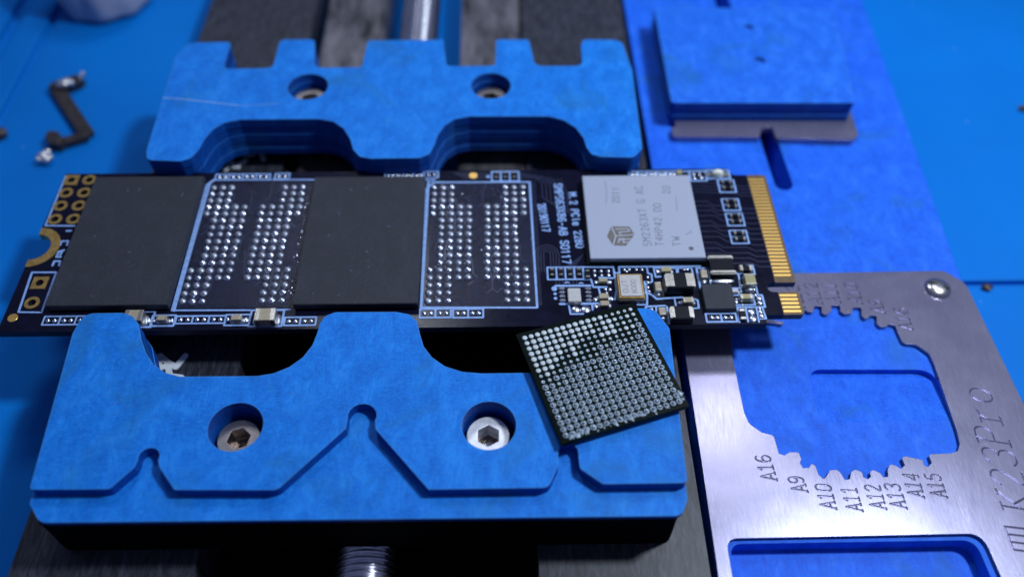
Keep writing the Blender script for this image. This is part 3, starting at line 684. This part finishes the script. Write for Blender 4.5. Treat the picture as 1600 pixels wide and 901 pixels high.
for ox, oy in ((17.30, 3.54), (42.1, 3.28)):
    for k in range(26):
        c = rg.choice([0, 1, 2, 3, 4, 5, 6, 7, 8, 9]); r_ = rg.randint(0, 15)
        x = ox+c+.5; y = oy+r_+.5; s_ = rg.choice([-1, 1])
        tr.append([(x-.5*s_, y-.5), (x, y), (x, y+rg.uniform(.6, 3)), (x+.4*s_, y+rg.uniform(3.1, 3.6))][:rg.choice([2, 3, 4])])
tp = []
for t in tr: tp += strokes_polys([t], .11)
o = bpart('copper_traces', raised(tp, .0015, .016), M['trace']); o['kind'] = 'stuff'
# ---- solder balls of the bare footprints
rows = {}
for r_ in range(17):
    if r_ in (0, 1, 2, 14, 15, 16): c = [0, 1, 2, 8, 9, 10]
    elif r_ in (3, 4, 12, 13): c = [0, 1, 2, 3, 4, 6, 7, 8, 9, 10]
    else: c = [1, 2, 3, 4, 6, 7, 8, 9]
    rows[r_] = c
def dome(r, h, mat_, n=14, k=4):
    me = lathe_mesh([(r*cos(radians(90-90*i/k)), h*sin(radians(90-90*i/k))) for i in range(k+1)], n); me.materials.append(mat_); return me
bmes = [dome(.43, .27, M['solder_dull']), dome(.40, .25, M['solder_dull']), dome(.41, .29, M['solder'])]
for (ox, oy) in ((17.30, 3.54), (42.1, 3.28)):
    for r_, cs_ in rows.items():
        for c in cs_:
            o = bpart('solder_ball', rg.choice(bmes), None, loc=(ox+c+rg.uniform(-.03, .03), oy+16-r_+rg.uniform(-.03, .03), .005), rz=rg.uniform(0, 6))
            q = rg.uniform(.88, 1.08); o.scale = (q, q*rg.uniform(.94, 1.05), q)
# crumbs of tin at the edge of the first footprint
bm = bmesh.new()
for k in range(150):
    if k < 90: x = rg.gauss(28.15, .22); y = rg.uniform(3.5, 19.5)
    else: x = rg.uniform(42.3, 52.8); y = rg.uniform(3.0, 19.8)
    r = rg.uniform(.03, .09) if k < 90 else rg.uniform(.02, .06)
    mtx = Matrix.Translation((x, y, r*.5+.01)) @ Matrix.Rotation(rg.uniform(0, 3), 4, 'Z') @ Matrix.Diagonal((r*rg.uniform(.7, 1.6), r, r*.8, 1))
    bmesh.ops.create_icosphere(bm, subdivisions=1, radius=1, matrix=mtx)
me = bpy.data.meshes.new('specks'); bm.to_mesh(me); bm.free(); o = bpart('tin_specks', me, M['solder']); o['kind'] = 'stuff'
# ---- chips
def chip(name, x0, y0, x1, y1, h, mt, z0=.22, bev=.06):
    return bpart(name, box_mesh(x1-x0, y1-y0, h-z0, bev, 2), mt, loc=((x0+x1)/2, (y0+y1)/2, z0))
o = chip('memory_chip', 4.25, 2.4, 16.35, 20.45, 1.02, M['chip']); o['label'] = 'left black memory chip, beside the gold mounting notch'
o = chip('memory_chip', 28.75, 2.25, 41.15, 20.15, 1.02, M['chip']); o['label'] = 'right black memory chip, between the two bare footprints'
for x0, x1, y0, y1 in ((4.25, 16.35, 2.4, 20.45), (28.75, 41.15, 2.25, 20.15)):
    bpart('chip_underfill', box_mesh(x1-x0-.6, y1-y0-.6, .22), M['hole'], loc=((x0+x1)/2, (y0+y1)/2, .001))
ct = chip('controller_chip', 58.82, 7.72, 70.88, 19.88, 1.12, M['lid'], .55, .05)
bpart('chip_carrier', box_mesh(12.3, 12.4, .54, .03, 1), M['substrate'], loc=(64.85, 13.8, .005))
# laser marking
zc = 1.12
mk = []
def ctext(t, b, e, h, wd, adv=.86):
    for pl in lettering(t, U(*b, zc), U(*e, zc), h, False, 0, adv): mk.extend(strokes_polys([pl], wd))
ctext('2011', (967.5, 317.5), (967, 293), .74, .065)
ctext('SM2263XT G AC', (1018, 384), (1003.5, 291), .84, .07)
ctext('T4HP42.00', (1036.5, 384), (1032, 318.5), .80, .07)
ctext('2D', (1047.5, 303), (1046, 290.5), .80, .07)
ctext('TW', (1064, 384), (1061, 369.5), .80, .07)
mk.append(circle(*U(1080, 388, zc), .27, 16))
mk += strokes_polys([UL([(1071, 366), (1080, 363), (1077, 360)], zc)], .05)+strokes_polys([UL([(945, 282), (948, 300), (947, 318)], zc)], .04)+strokes_polys([UL([(1056, 306), (1058, 330)], zc)], .04)
o = link('laser_marking', raised(mk, zc+.001, zc+.006), M['lid_print'], ct); o['kind'] = 'stuff'
# emblem: an S and an M on the faces of a cube
H = UL([(971, 354), (991.5, 362), (991.5, 373), (969, 384), (948.5, 376), (948.5, 363)], zc)
c0 = Vector(U(962, 367, zc))
hexp = UL([(955, 353.5), (983.5, 354), (991.5, 366.5), (978, 384), (958, 383.5), (948.5, 369)], zc)
lines = [[(955, 353.5), (962, 368.5), (958, 383.5)], [(962, 368.5), (991.5, 366.5)],
         [(962, 358), (981, 357), (984, 361), (967, 362.5)], [(967, 362.5), (970, 366)], [(967, 375), (985, 373)], [(966, 379), (968, 372.5), (975, 372.5), (974, 379), (982, 378)]]
lp = []
for l_ in lines: lp += strokes_polys([UL(l_, zc)], .14)
link('emblem', terrace([(hexp, zc+.007)]+[(p, None) for p in lp], zc+.001, cap=False), M['logo'], ct)
# ---- small parts
padm = dome(1, .7, M['solder'], 12, 3)
def pad(x, y, r, ry=None, m_=padm, z=.0):
    o = bpart('solder_pad', m_, None, loc=(x, y, z)); o.scale = (r, ry or r*1.15, min(r, .3)); return o
for x, y, r in pads: pad(x, y, r)
capcache = {}
def two_term(name, x, y, lx, ly, h, axis, body, term=.24, z=.03, lab=None, rz=0, bodyz=None):
    """a body with two end caps along axis"""
    key = (name, lx, ly, h, axis, body.name)
    L, W = (lx, ly) if axis == 'x' else (ly, lx)
    if key not in capcache:
        b = box_mesh(L-.02, W-.04, h-.02, .03, 1); b.materials.append(body)
        t = box_mesh(L*term, W, h, .06, 2); t.materials.append(M['tin']); capcache[key] = (b, t, {})
    b, t, _ = capcache[key]
    a = rz+(0 if axis == 'x' else pi/2)
    o = link(name, b, None, bd, loc=(x, y, z), rz=a)
    for s in (-1, 1):
        d = Vector((cos(a), sin(a)))*(L/2-L*term/2)*s
        c = bpy.data.objects.new('terminal', t); c.location = (d.x*cos(-a)-d.y*sin(-a), d.x*sin(-a)+d.y*cos(-a), 0); col.objects.link(c); c.parent = o
    if lab: o['label'] = lab
    if name == 'capacitor':
        for s in (-1, 1):
            d = Vector((cos(a), sin(a)))*(L/2+.02)*s
            f = pad(x+d.x, y+d.y, .2, m_=padd); f.name = 'solder_fillet'; f.rotation_euler = (0, 0, a); f.scale = (.2+.1*L, W*.5, min(.45, h*.55))
    return o
padd = dome(1, .7, M['solder_dull'], 12, 3)
for x, y, lx, ly, ax in resist: two_term('resistor', x, y, lx, ly, .3, ax, M['resistor'], .26)
def P(px, py, h=.5): return U(px, py, h)
def cap_px(x0, y0, x1, y1, h, axis, body='ceramic', term=.24, lab=None, name='capacitor'):
    a = P(x0, (y0+y1)/2, h); b = P(x1, (y0+y1)/2, h); c = P((x0+x1)/2, y0, h); d = P((x0+x1)/2, y1, h)
    lx = b[0]-a[0]; ly = c[1]-d[1]
    return two_term(name, (a[0]+b[0])/2, (c[1]+d[1])/2, lx, ly, h, axis, M[body], term, lab=lab)
cap_px(193.8, 483.5, 222.5, 500.5, 1.0, 'x', 'ceramic', .26, 'large tan capacitor half hidden by the left tab of the front jaw')
cap_px(244, 491.5, 260.6, 500, .7, 'x')
cap_px(361, 490.5, 377.5, 499.5, .7, 'x')
cap_px(397.6, 481, 430, 500, 1.1, 'x', 'ceramic', .27, 'large tan capacitor below the left bare footprint')
for x, y, r in ((230, 500, .42), (268, 501, .3), (241, 502, .25), (384, 500, .35), (356, 499, .25), (434, 502, .35)): pad(*U(x, y), r)
cap_px(935.5, 434, 949.5, 440, .45, 'x', 'ceramic_olive'); cap_px(936, 457.5, 951, 466, .5, 'x', 'ceramic'); cap_px(938, 469, 952, 477, .5, 'x', 'ceramic')
for x, y, r in ((928.7, 423.2, .21), (939, 423.2, .21), (950.7, 423.2, .21), (929.3, 430, .2), (940, 430, .18), (950.7, 430, .2), (931, 441, .25), (953, 441, .25), (946, 452, .2), (953, 452, .2), (948, 458, .18), (930, 468, .28), (931, 479, .28), (955, 467, .3),
                (975, 421, .18), (983, 421, .18), (994, 421, .18), (1003, 421, .2), (979, 424, .16), (1012, 433, .2), (1012, 441, .2), (1012, 449, .2), (1014, 455, .18), (1027, 424, .28), (1042, 430, .2), (1069, 421, .16), (1074, 421, .16),
                (1099.7, 440.5, .3), (1026, 459, .3), (1062, 473, .22), (1115, 414, .2), (996, 470, .3), (1004, 471, .18), (1018, 484, .25), (1160, 476, .15),
                (1083.6, 272.5, .25), (1093, 272.5, .2), (1085, 278.7, .26), (1096, 278, .26), (1185.9, 466.5, .3), (1187.3, 473.7, .3), (1186.5, 481.5, .2), (1188, 487.5, .26), (1190, 494, .28), (1173.6, 487, .42), (1176.5, 498, .42), (1112.3, 496, .27), (1121, 496, .27), (1133.2, 496, .27), (1142.6, 496, .27),
                (1152, 469, .3), (1150, 472, .26), (1180, 461, .2), (1160, 447, .25), (1177, 452, .3)): pad(*U(x, y), r)
pad(*U(899.4, 483.5), .50, .5); pad(*U(914.7, 483.8), .55, .5)
# eight-lead chip
x0, y0 = P(888.4, 471, .6); x1, y1 = P(906.7, 449.6, .6)
o = bpart('small_chip', box_mesh(x1-x0, y1-y0, .58, .05, 2), M['crystal_lid'], loc=((x0+x1)/2, (y0+y1)/2, .03)); o['label'] = 'silver-topped chip with four leads on each side'
ldm = box_mesh(.66, .30, .26, .1, 3); ldm.materials.append(M['solder'])
for k in range(4):
    for xx in (877.4+.5*k, 918.5+.5*k):
        a = U(xx, 452.3+6.05*k); c = bpy.data.objects.new('lead', ldm); c.location = (a[0]-o.location.x, a[1]-o.location.y, 0); col.objects.link(c); c.parent = o
cells_x = cap_px(914.5, 421, 922, 433, .4, 'y', 'resistor', name='resistor')
# crystal oscillator
x0, y0 = P(969, 464.5, .8); x1, y1 = P(1001.5, 428.2, .8)
o = bpart('crystal', box_mesh(x1-x0+.28, y1-y0+.28, .62, .12, 2), M['ceramic'], loc=((x0+x1)/2, (y0+y1)/2, .05)); o['label'] = 'silver crystal can with a gold rim'
c = link('gold_rim', box_mesh(x1-x0+.16, y1-y0+.16, .10, .06, 2), M['gold_dull'], None, loc=(0, 0, .62)); c.parent = o
c = link('lid', box_mesh(x1-x0-.18, y1-y0-.18, .10, .05, 2), M['crystal_lid'], None, loc=(0, 0, .70)); c.parent = o
mk2 = lettering('0JT', (-.35, -.9), (-.35, .7), .5)+lettering('8000', (.55, -1.0), (.55, .7), .5)
pk = []
for pl in mk2: pk += strokes_polys([pl], .05)
c = link('marking', raised(pk, .801, .806), M['lid_print'], None); c.parent = o; c['kind'] = 'stuff'
# capacitors and other parts at the right
cap_px(1033, 416, 1049, 424, .5, 'x', 'ceramic_olive'); cap_px(1023.5, 440, 1033.5, 454, .7, 'y', 'ceramic'); cap_px(1067.3, 463.5, 1084, 472, .6, 'x', 'ceramic')
cap_px(1029.7, 480, 1041, 491.5, .6, 'y', 'ceramic'); cap_px(1095, 421, 1105.5, 433.5, .6, 'y', 'ceramic'); cap_px(1142, 450.5, 1154, 456.4, .4, 'x', 'crystal_lid')
cap_px(1164, 427, 1181, 444.5, .9, 'y', 'ceramic_olive', .2, 'tall tan capacitor standing near the key notch'); cap_px(1156.5, 458.5, 1176.3, 466.5, .7, 'x', 'ceramic_olive', .26)
cap_px(1155.5, 413.5, 1176, 423, .4, 'x', 'resistor', .3, name='resistor'); cap_px(1156, 482, 1165.5, 499, .35, 'y', 'resistor', .28, name='resistor')
cap_px(1057.5, 264.8, 1065.6, 272, .5, 'y', 'ceramic_olive', .2)
# rectifier with wrapped silver terminals
x0, y0 = P(1043, 449.5, 1.3); x1, y1 = P(1082, 425.5, 1.3); W_, D_ = x1-x0, y1-y0
def wrapped(name, cx, cy, W_, D_, h, lab, tw=.3, rz=0):
    o = bpart(name, box_mesh(W_-.1, D_, h-.06, .06, 2), M['resistor'], loc=(cx, cy, .05), rz=rz); o['label'] = lab
    for s in (-1, 1):
        c = link('terminal', box_mesh(W_*tw, D_*.9, .14, .06, 2), M['tin'], None, loc=(s*(W_/2-W_*tw/2), .02, h-.17)); c.parent = o
        c = link('terminal', box_mesh(.16, D_*.8, h-.1, .05, 2), M['tin'], None, loc=(s*(W_/2+.02), 0, 0)); c.parent = o
    return o
wrapped('power_diode', (x0+x1)/2, (y0+y1)/2, W_, D_, 1.35, 'tall black component with two bent silver terminals', .30)
x0, y0 = P(1050, 498, .9); x1, y1 = P(1081, 477.5, .9)
wrapped('inductor', (x0+x1)/2, (y0+y1)/2, x1-x0, y1-y0, .95, 'black component with curved silver ends by the board edge', .2)
x0, y0 = P(1112, 427, 1.0); x1, y1 = P(1144, 398, 1.0)
o = bpart('inductor', box_mesh(x1-x0-.1, y1-y0-.2, .85, .06, 2), M['resistor'], loc=((x0+x1)/2, (y0+y1)/2, .04)); o['label'] = 'upright black component with rounded silver ends'
for s, hh in ((1, .62), (-1, .55)):
    c = link('terminal', box_mesh(x1-x0+.12, hh, .3, .14, 3), M['tin'], None, loc=(0, s*((y1-y0)/2-.25), .68)); c.parent = o
for px_, py_, rx, ry in ((1128, 438.5, 1.32, .42),): pad(*U(px_, py_), rx, ry)
x0, y0 = P(1103.5, 482, .7); x1, y1 = P(1142.5, 443, .7)
o = bpart('power_chip', box_mesh(x1-x0, y1-y0, .66, .04, 2), M['chip'], loc=((x0+x1)/2, (y0+y1)/2, .03)); o['label'] = 'square black chip near the lower right corner'
# light-emitting diode
o = bpart('led', lathe_mesh([(0, .8), (.25, .77), (.45, .62), (.55, .4), (.58, 0)], 20), M['led'], loc=(*U(1121, 271.5, .3), .05)); o.scale = (1.25, .8, 1); o['label'] = 'pale domed light-emitting diode at the far corner'
for xx in (1106, 1134): 
    c = bpart('solder_pad', box_mesh(.6, .62, .12, .04, 1), M['tin'], loc=(*U(xx, 273, 0), .01))
# =================================================================== the loose chip with ball grid
LZ = 2.56
bc = bpy.data.objects.new('grid_array_chip', None); bc.location = (58.35, -7.25, LZ); bc.rotation_euler = (radians(-.6), radians(.4), radians(17.6)); col.objects.link(bc)
tag(bc, 'loose square chip lying askew on the front jaw, its face covered in solder balls', 'chip')
S = 12.1
def cpart(name, me, mt, loc=(0, 0, 0), rz=0):
    o = bpy.data.objects.new(name, me)
    if mt and not me.materials: me.materials.append(mt)
    o.location = loc; o.rotation_euler = (0, 0, rz); col.objects.link(o); o.parent = bc; return o
cpart('chip_body', box_mesh(S-.3, S-.3, .5, .05, 2), M['chip'])
cpart('substrate', box_mesh(S, S, .34, .03, 1), M['substrate'], (0, 0, .505))
TZ = .848
def ballm(kind):
    if kind == 'pale': pr2 = [(0, .10, 0), (.14, .095, 0), (.23, .07, 0), (.275, .02, 0), (.275, 0, 0)]; ms = [M['pale_solder']]
    elif kind == 'ring': pr2 = [(0, .01, 1), (.07, .01, 1), (.10, .06, 0), (.15, .06, 0), (.18, .0, 0)]; ms = [M['ring'], M['ball_glass']]
    else: pr2 = [(0, .26, 1), (.08, .25, 1), (.15, .20, 1), (.195, .10, 1), (.205, .06, 1), (.215, .07, 0), (.265, .06, 0), (.28, 0, 0)]; ms = [M['ring'], M['ball_glass']]
    me = lathe_mesh(pr2, 14)
    for q in ms: me.materials.append(q)
    return me
BM = {k: ballm(k) for k in ('pale', 'ring', 'dome')}
pit = .632; rest = []
kinds = []
for r_ in range(18):
    for c in range(18):
        x = (c-8.5)*pit; y = (8.5-r_)*pit
        lim = 7.9-.26*c+.9*sin(c*.9+.5)+rg.uniform(-.5, .5)       # rows above are pale discs
        if r_ < lim-2.4-(1.6 if 6 <= c <= 11 else 0): kd = 'pale'
        elif r_ < lim: kd = 'ring' if rg.random() < .7 else 'pale'
        elif r_ < lim+1 and rg.random() < .45: kd = 'ring'
        else: kd = 'dome'
        if c > 12 and r_ < 3 and rg.random() < .5: kd = 'ring'
        q = rg.uniform(.88, 1.04)*(.8 if kd == 'pale' and c > 13 else 1)
        kinds.append((x+rg.uniform(-.015, .015), y+rg.uniform(-.015, .015), kd, q, r_, c))
order = sorted(range(324), key=lambda i: (kinds[i][4]))
for i in order[24:]:
    x, y, kd, q, r_, c = kinds[i]
    o = cpart('solder_ball', BM[kd], None, (x, y, TZ-.003), rg.uniform(0, 6)); o.scale = (q, q, q)
bm = bmesh.new()
for i in order[:24]:
    x, y, kd, q, r_, c = kinds[i]
    t_ = bmesh.new(); t_.from_mesh(BM[kd]); bmesh.ops.transform(t_, matrix=Matrix.Translation((x, y, TZ-.003)) @ Matrix.Diagonal((q, q, q, 1)), verts=t_.verts)
    tm = bpy.data.meshes.new('t'); t_.to_mesh(tm); t_.free(); bm.from_mesh(tm); bpy.data.meshes.remove(tm)
me = bpy.data.meshes.new('far_row'); bm.to_mesh(me); bm.free(); me.materials.append(M['pale_solder']); me.materials.append(M['ball_glass'])
o = cpart('solder_ball_row', me, None); o['kind'] = 'stuff'
# ragged tin along the near edge
bm = bmesh.new()
for k in range(60):
    if k < 22: x = -5.5+rg.uniform(0, 2.2); y = -5.55+rg.uniform(-.28, .3)
    elif k < 38: x = rg.uniform(-4, 4.5); y = -5.75+rg.uniform(-.12, .15)
    elif k < 50: x = 1.2+rg.uniform(-.8, .9); y = -5.5+rg.uniform(-.2, .2)
    else: x = 5.6+rg.uniform(-.2, .45); y = -5.0+rg.uniform(-.4, .5)
    r = rg.uniform(.06, .17)
    bmesh.ops.create_icosphere(bm, subdivisions=1, radius=1, matrix=Matrix.Translation((x, y, TZ+r*.4)) @ Matrix.Rotation(rg.uniform(0, 3), 4, 'Z') @ Matrix.Diagonal((r*rg.uniform(1, 2), r*.8, r*.8, 1)))
me = bpy.data.meshes.new('ragged'); bm.to_mesh(me); bm.free(); o = cpart('tin_crumbs', me, M['ring']); o['kind'] = 'stuff'
# =================================================================== loose things on the mat
cl = thing('metal_clip', (*U(105, 180, MZ), MZ), 'small brown Z-shaped metal clip with silver ends lying on the mat at the left', 'clip')
path = UL([(88, 137), (137, 211), (92, 224)], MZ+.8)
polys = [capsule(path[0], path[1], 1.9, 1), capsule(path[1], path[2], 1.4, 1)]
o = link('strip', terrace([(p, MZ+1.1) for p in polys], MZ+.3), M['clip'], cl); bevel_mod(o, .15)
o = link('strip_end', terrace([(capsule(U(86, 137, MZ+1), U(122, 126, MZ+1), 1.9, 2), MZ+1.5)], MZ+.02), M['clip'], cl); bevel_mod(o, .2)
o = link('strip_end', terrace([(capsule(U(90, 224, MZ+1), U(82, 214, MZ+1), 1.9, 2), MZ+1.6)], MZ+.02), M['clip'], cl); bevel_mod(o, .2)
def blob(name, pts, r, mt, parent, z):
    bm = bmesh.new()
    for x, y, s in pts:
        bmesh.ops.create_icosphere(bm, subdivisions=2, radius=1, matrix=Matrix.Translation((*U(x, y, z), z)) @ Matrix.Diagonal((r*s, r*s*.7, r*.5, 1)))
    for f in bm.faces: f.smooth = True
    me = bpy.data.meshes.new('blob'); bm.to_mesh(me); bm.free(); return link(name, me, mt, parent)
blob('contact', [(98, 131, 1.0), (104, 128, .9), (110, 130, .6)], 1.0, M['silver'], cl, MZ+1.7)
blob('contact', [(130, 116, .35), (127, 122, .3)], 1.0, M['silver'], cl, MZ+1.4)
blob('contact', [(74, 238, .6), (66, 243, .7), (72, 250, .65), (60, 250, .45), (78, 246, .5)], 1.0, M['silver'], cl, MZ+.8)
bo = link('bottle_foot', lathe_mesh([(0, 0), (5.6, 0), (6.6, .5), (7.0, 1.6), (7.0, 12), (6.2, 13.2), (0, 13.4)], 48), M['white_plastic'], None, loc=(*U(172, 2, MZ), MZ))
bo.name = 'plastic_pot'
bm = bmesh.new(); bm.from_mesh(bo.data)
for v in bm.verts:
    a = math.atan2(v.co.y, v.co.x); r = Vector((v.co.x, v.co.y)).length
    if r > 5: k = 1+.035*cos(9*a); v.co.x *= k; v.co.y *= k
bm.to_mesh(bo.data); bm.free()
tag(bo, 'white translucent plastic pot with a fluted wall, at the far left on the mat', 'pot')
def crumb(x, y, s, label, mt, z=MZ):
    bm = bmesh.new(); bmesh.ops.create_icosphere(bm, subdivisions=2, radius=1)
    for v in bm.verts: v.co *= rg.uniform(.75, 1.15)
    bmesh.ops.transform(bm, matrix=Matrix.Diagonal((s, s*.7, s*.5, 1)), verts=bm.verts)
    me = bpy.data.meshes.new('crumb'); bm.to_mesh(me); bm.free()
    o = link('crumb', me, mt, None, loc=(*U(x, y, z), z+s*.35)); tag(o, label, 'crumb')
crumb(1541, 451, .75, 'dark crumb in the groove of the mat, right of the steel template corner', M['clip'])
crumb(1600, 172, .9, 'dark crumb on the mat at the right edge of the picture', M['clip'])
crumb(-2, 214, 1.6, 'dark lump on the mat at the left edge, beside the metal clip', M['clip'])
crumb(1208, 853, .22, 'tiny brown crumb at the rim of the square window of the template', M['clip'], SLB-1.7)
# lint and dust lying on the jaws and the board
bm = bmesh.new(); rl = random.Random(11)
for k in range(46):
    reg_ = rl.choice(['low', 'up', 'chip', 'chip', 'low'])
    if reg_ == 'low': x, y, z = rl.uniform(12, 63), rl.uniform(-16, -8), JT
    elif reg_ == 'up': x, y, z = rl.uniform(12, 64), rl.uniform(29.5, 37), JT
    else: x, y, z = rl.choice([(rl.uniform(5, 16), rl.uniform(3, 20), 1.02), (rl.uniform(29.5, 40.5), rl.uniform(3, 19.5), 1.02)])
    if any((x-hx)**2+(y-hy)**2 < 7 for hx, hy in HL+HU) or (reg_ == 'low' and (33.5 < x < 41 and y < -9 or x > 51)) : continue
    a = rl.uniform(0, 6.3); L_ = rl.choice([.03, .04, .05, .18, .3])
    bmesh.ops.create_icosphere(bm, subdivisions=1, radius=1, matrix=Matrix.Translation((x, y, z+.02)) @ Matrix.Rotation(a, 4, 'Z') @ Matrix.Diagonal((L_, .022, .02, 1)))
me = bpy.data.meshes.new('lint'); bm.to_mesh(me); bm.free()
o = link('dust', me, plain('pale_lint', (.14, .24, .45), .7), None); tag(o, 'tiny pale dust specks and fibres scattered over the jaws and memory chips', 'dust', kind='stuff')
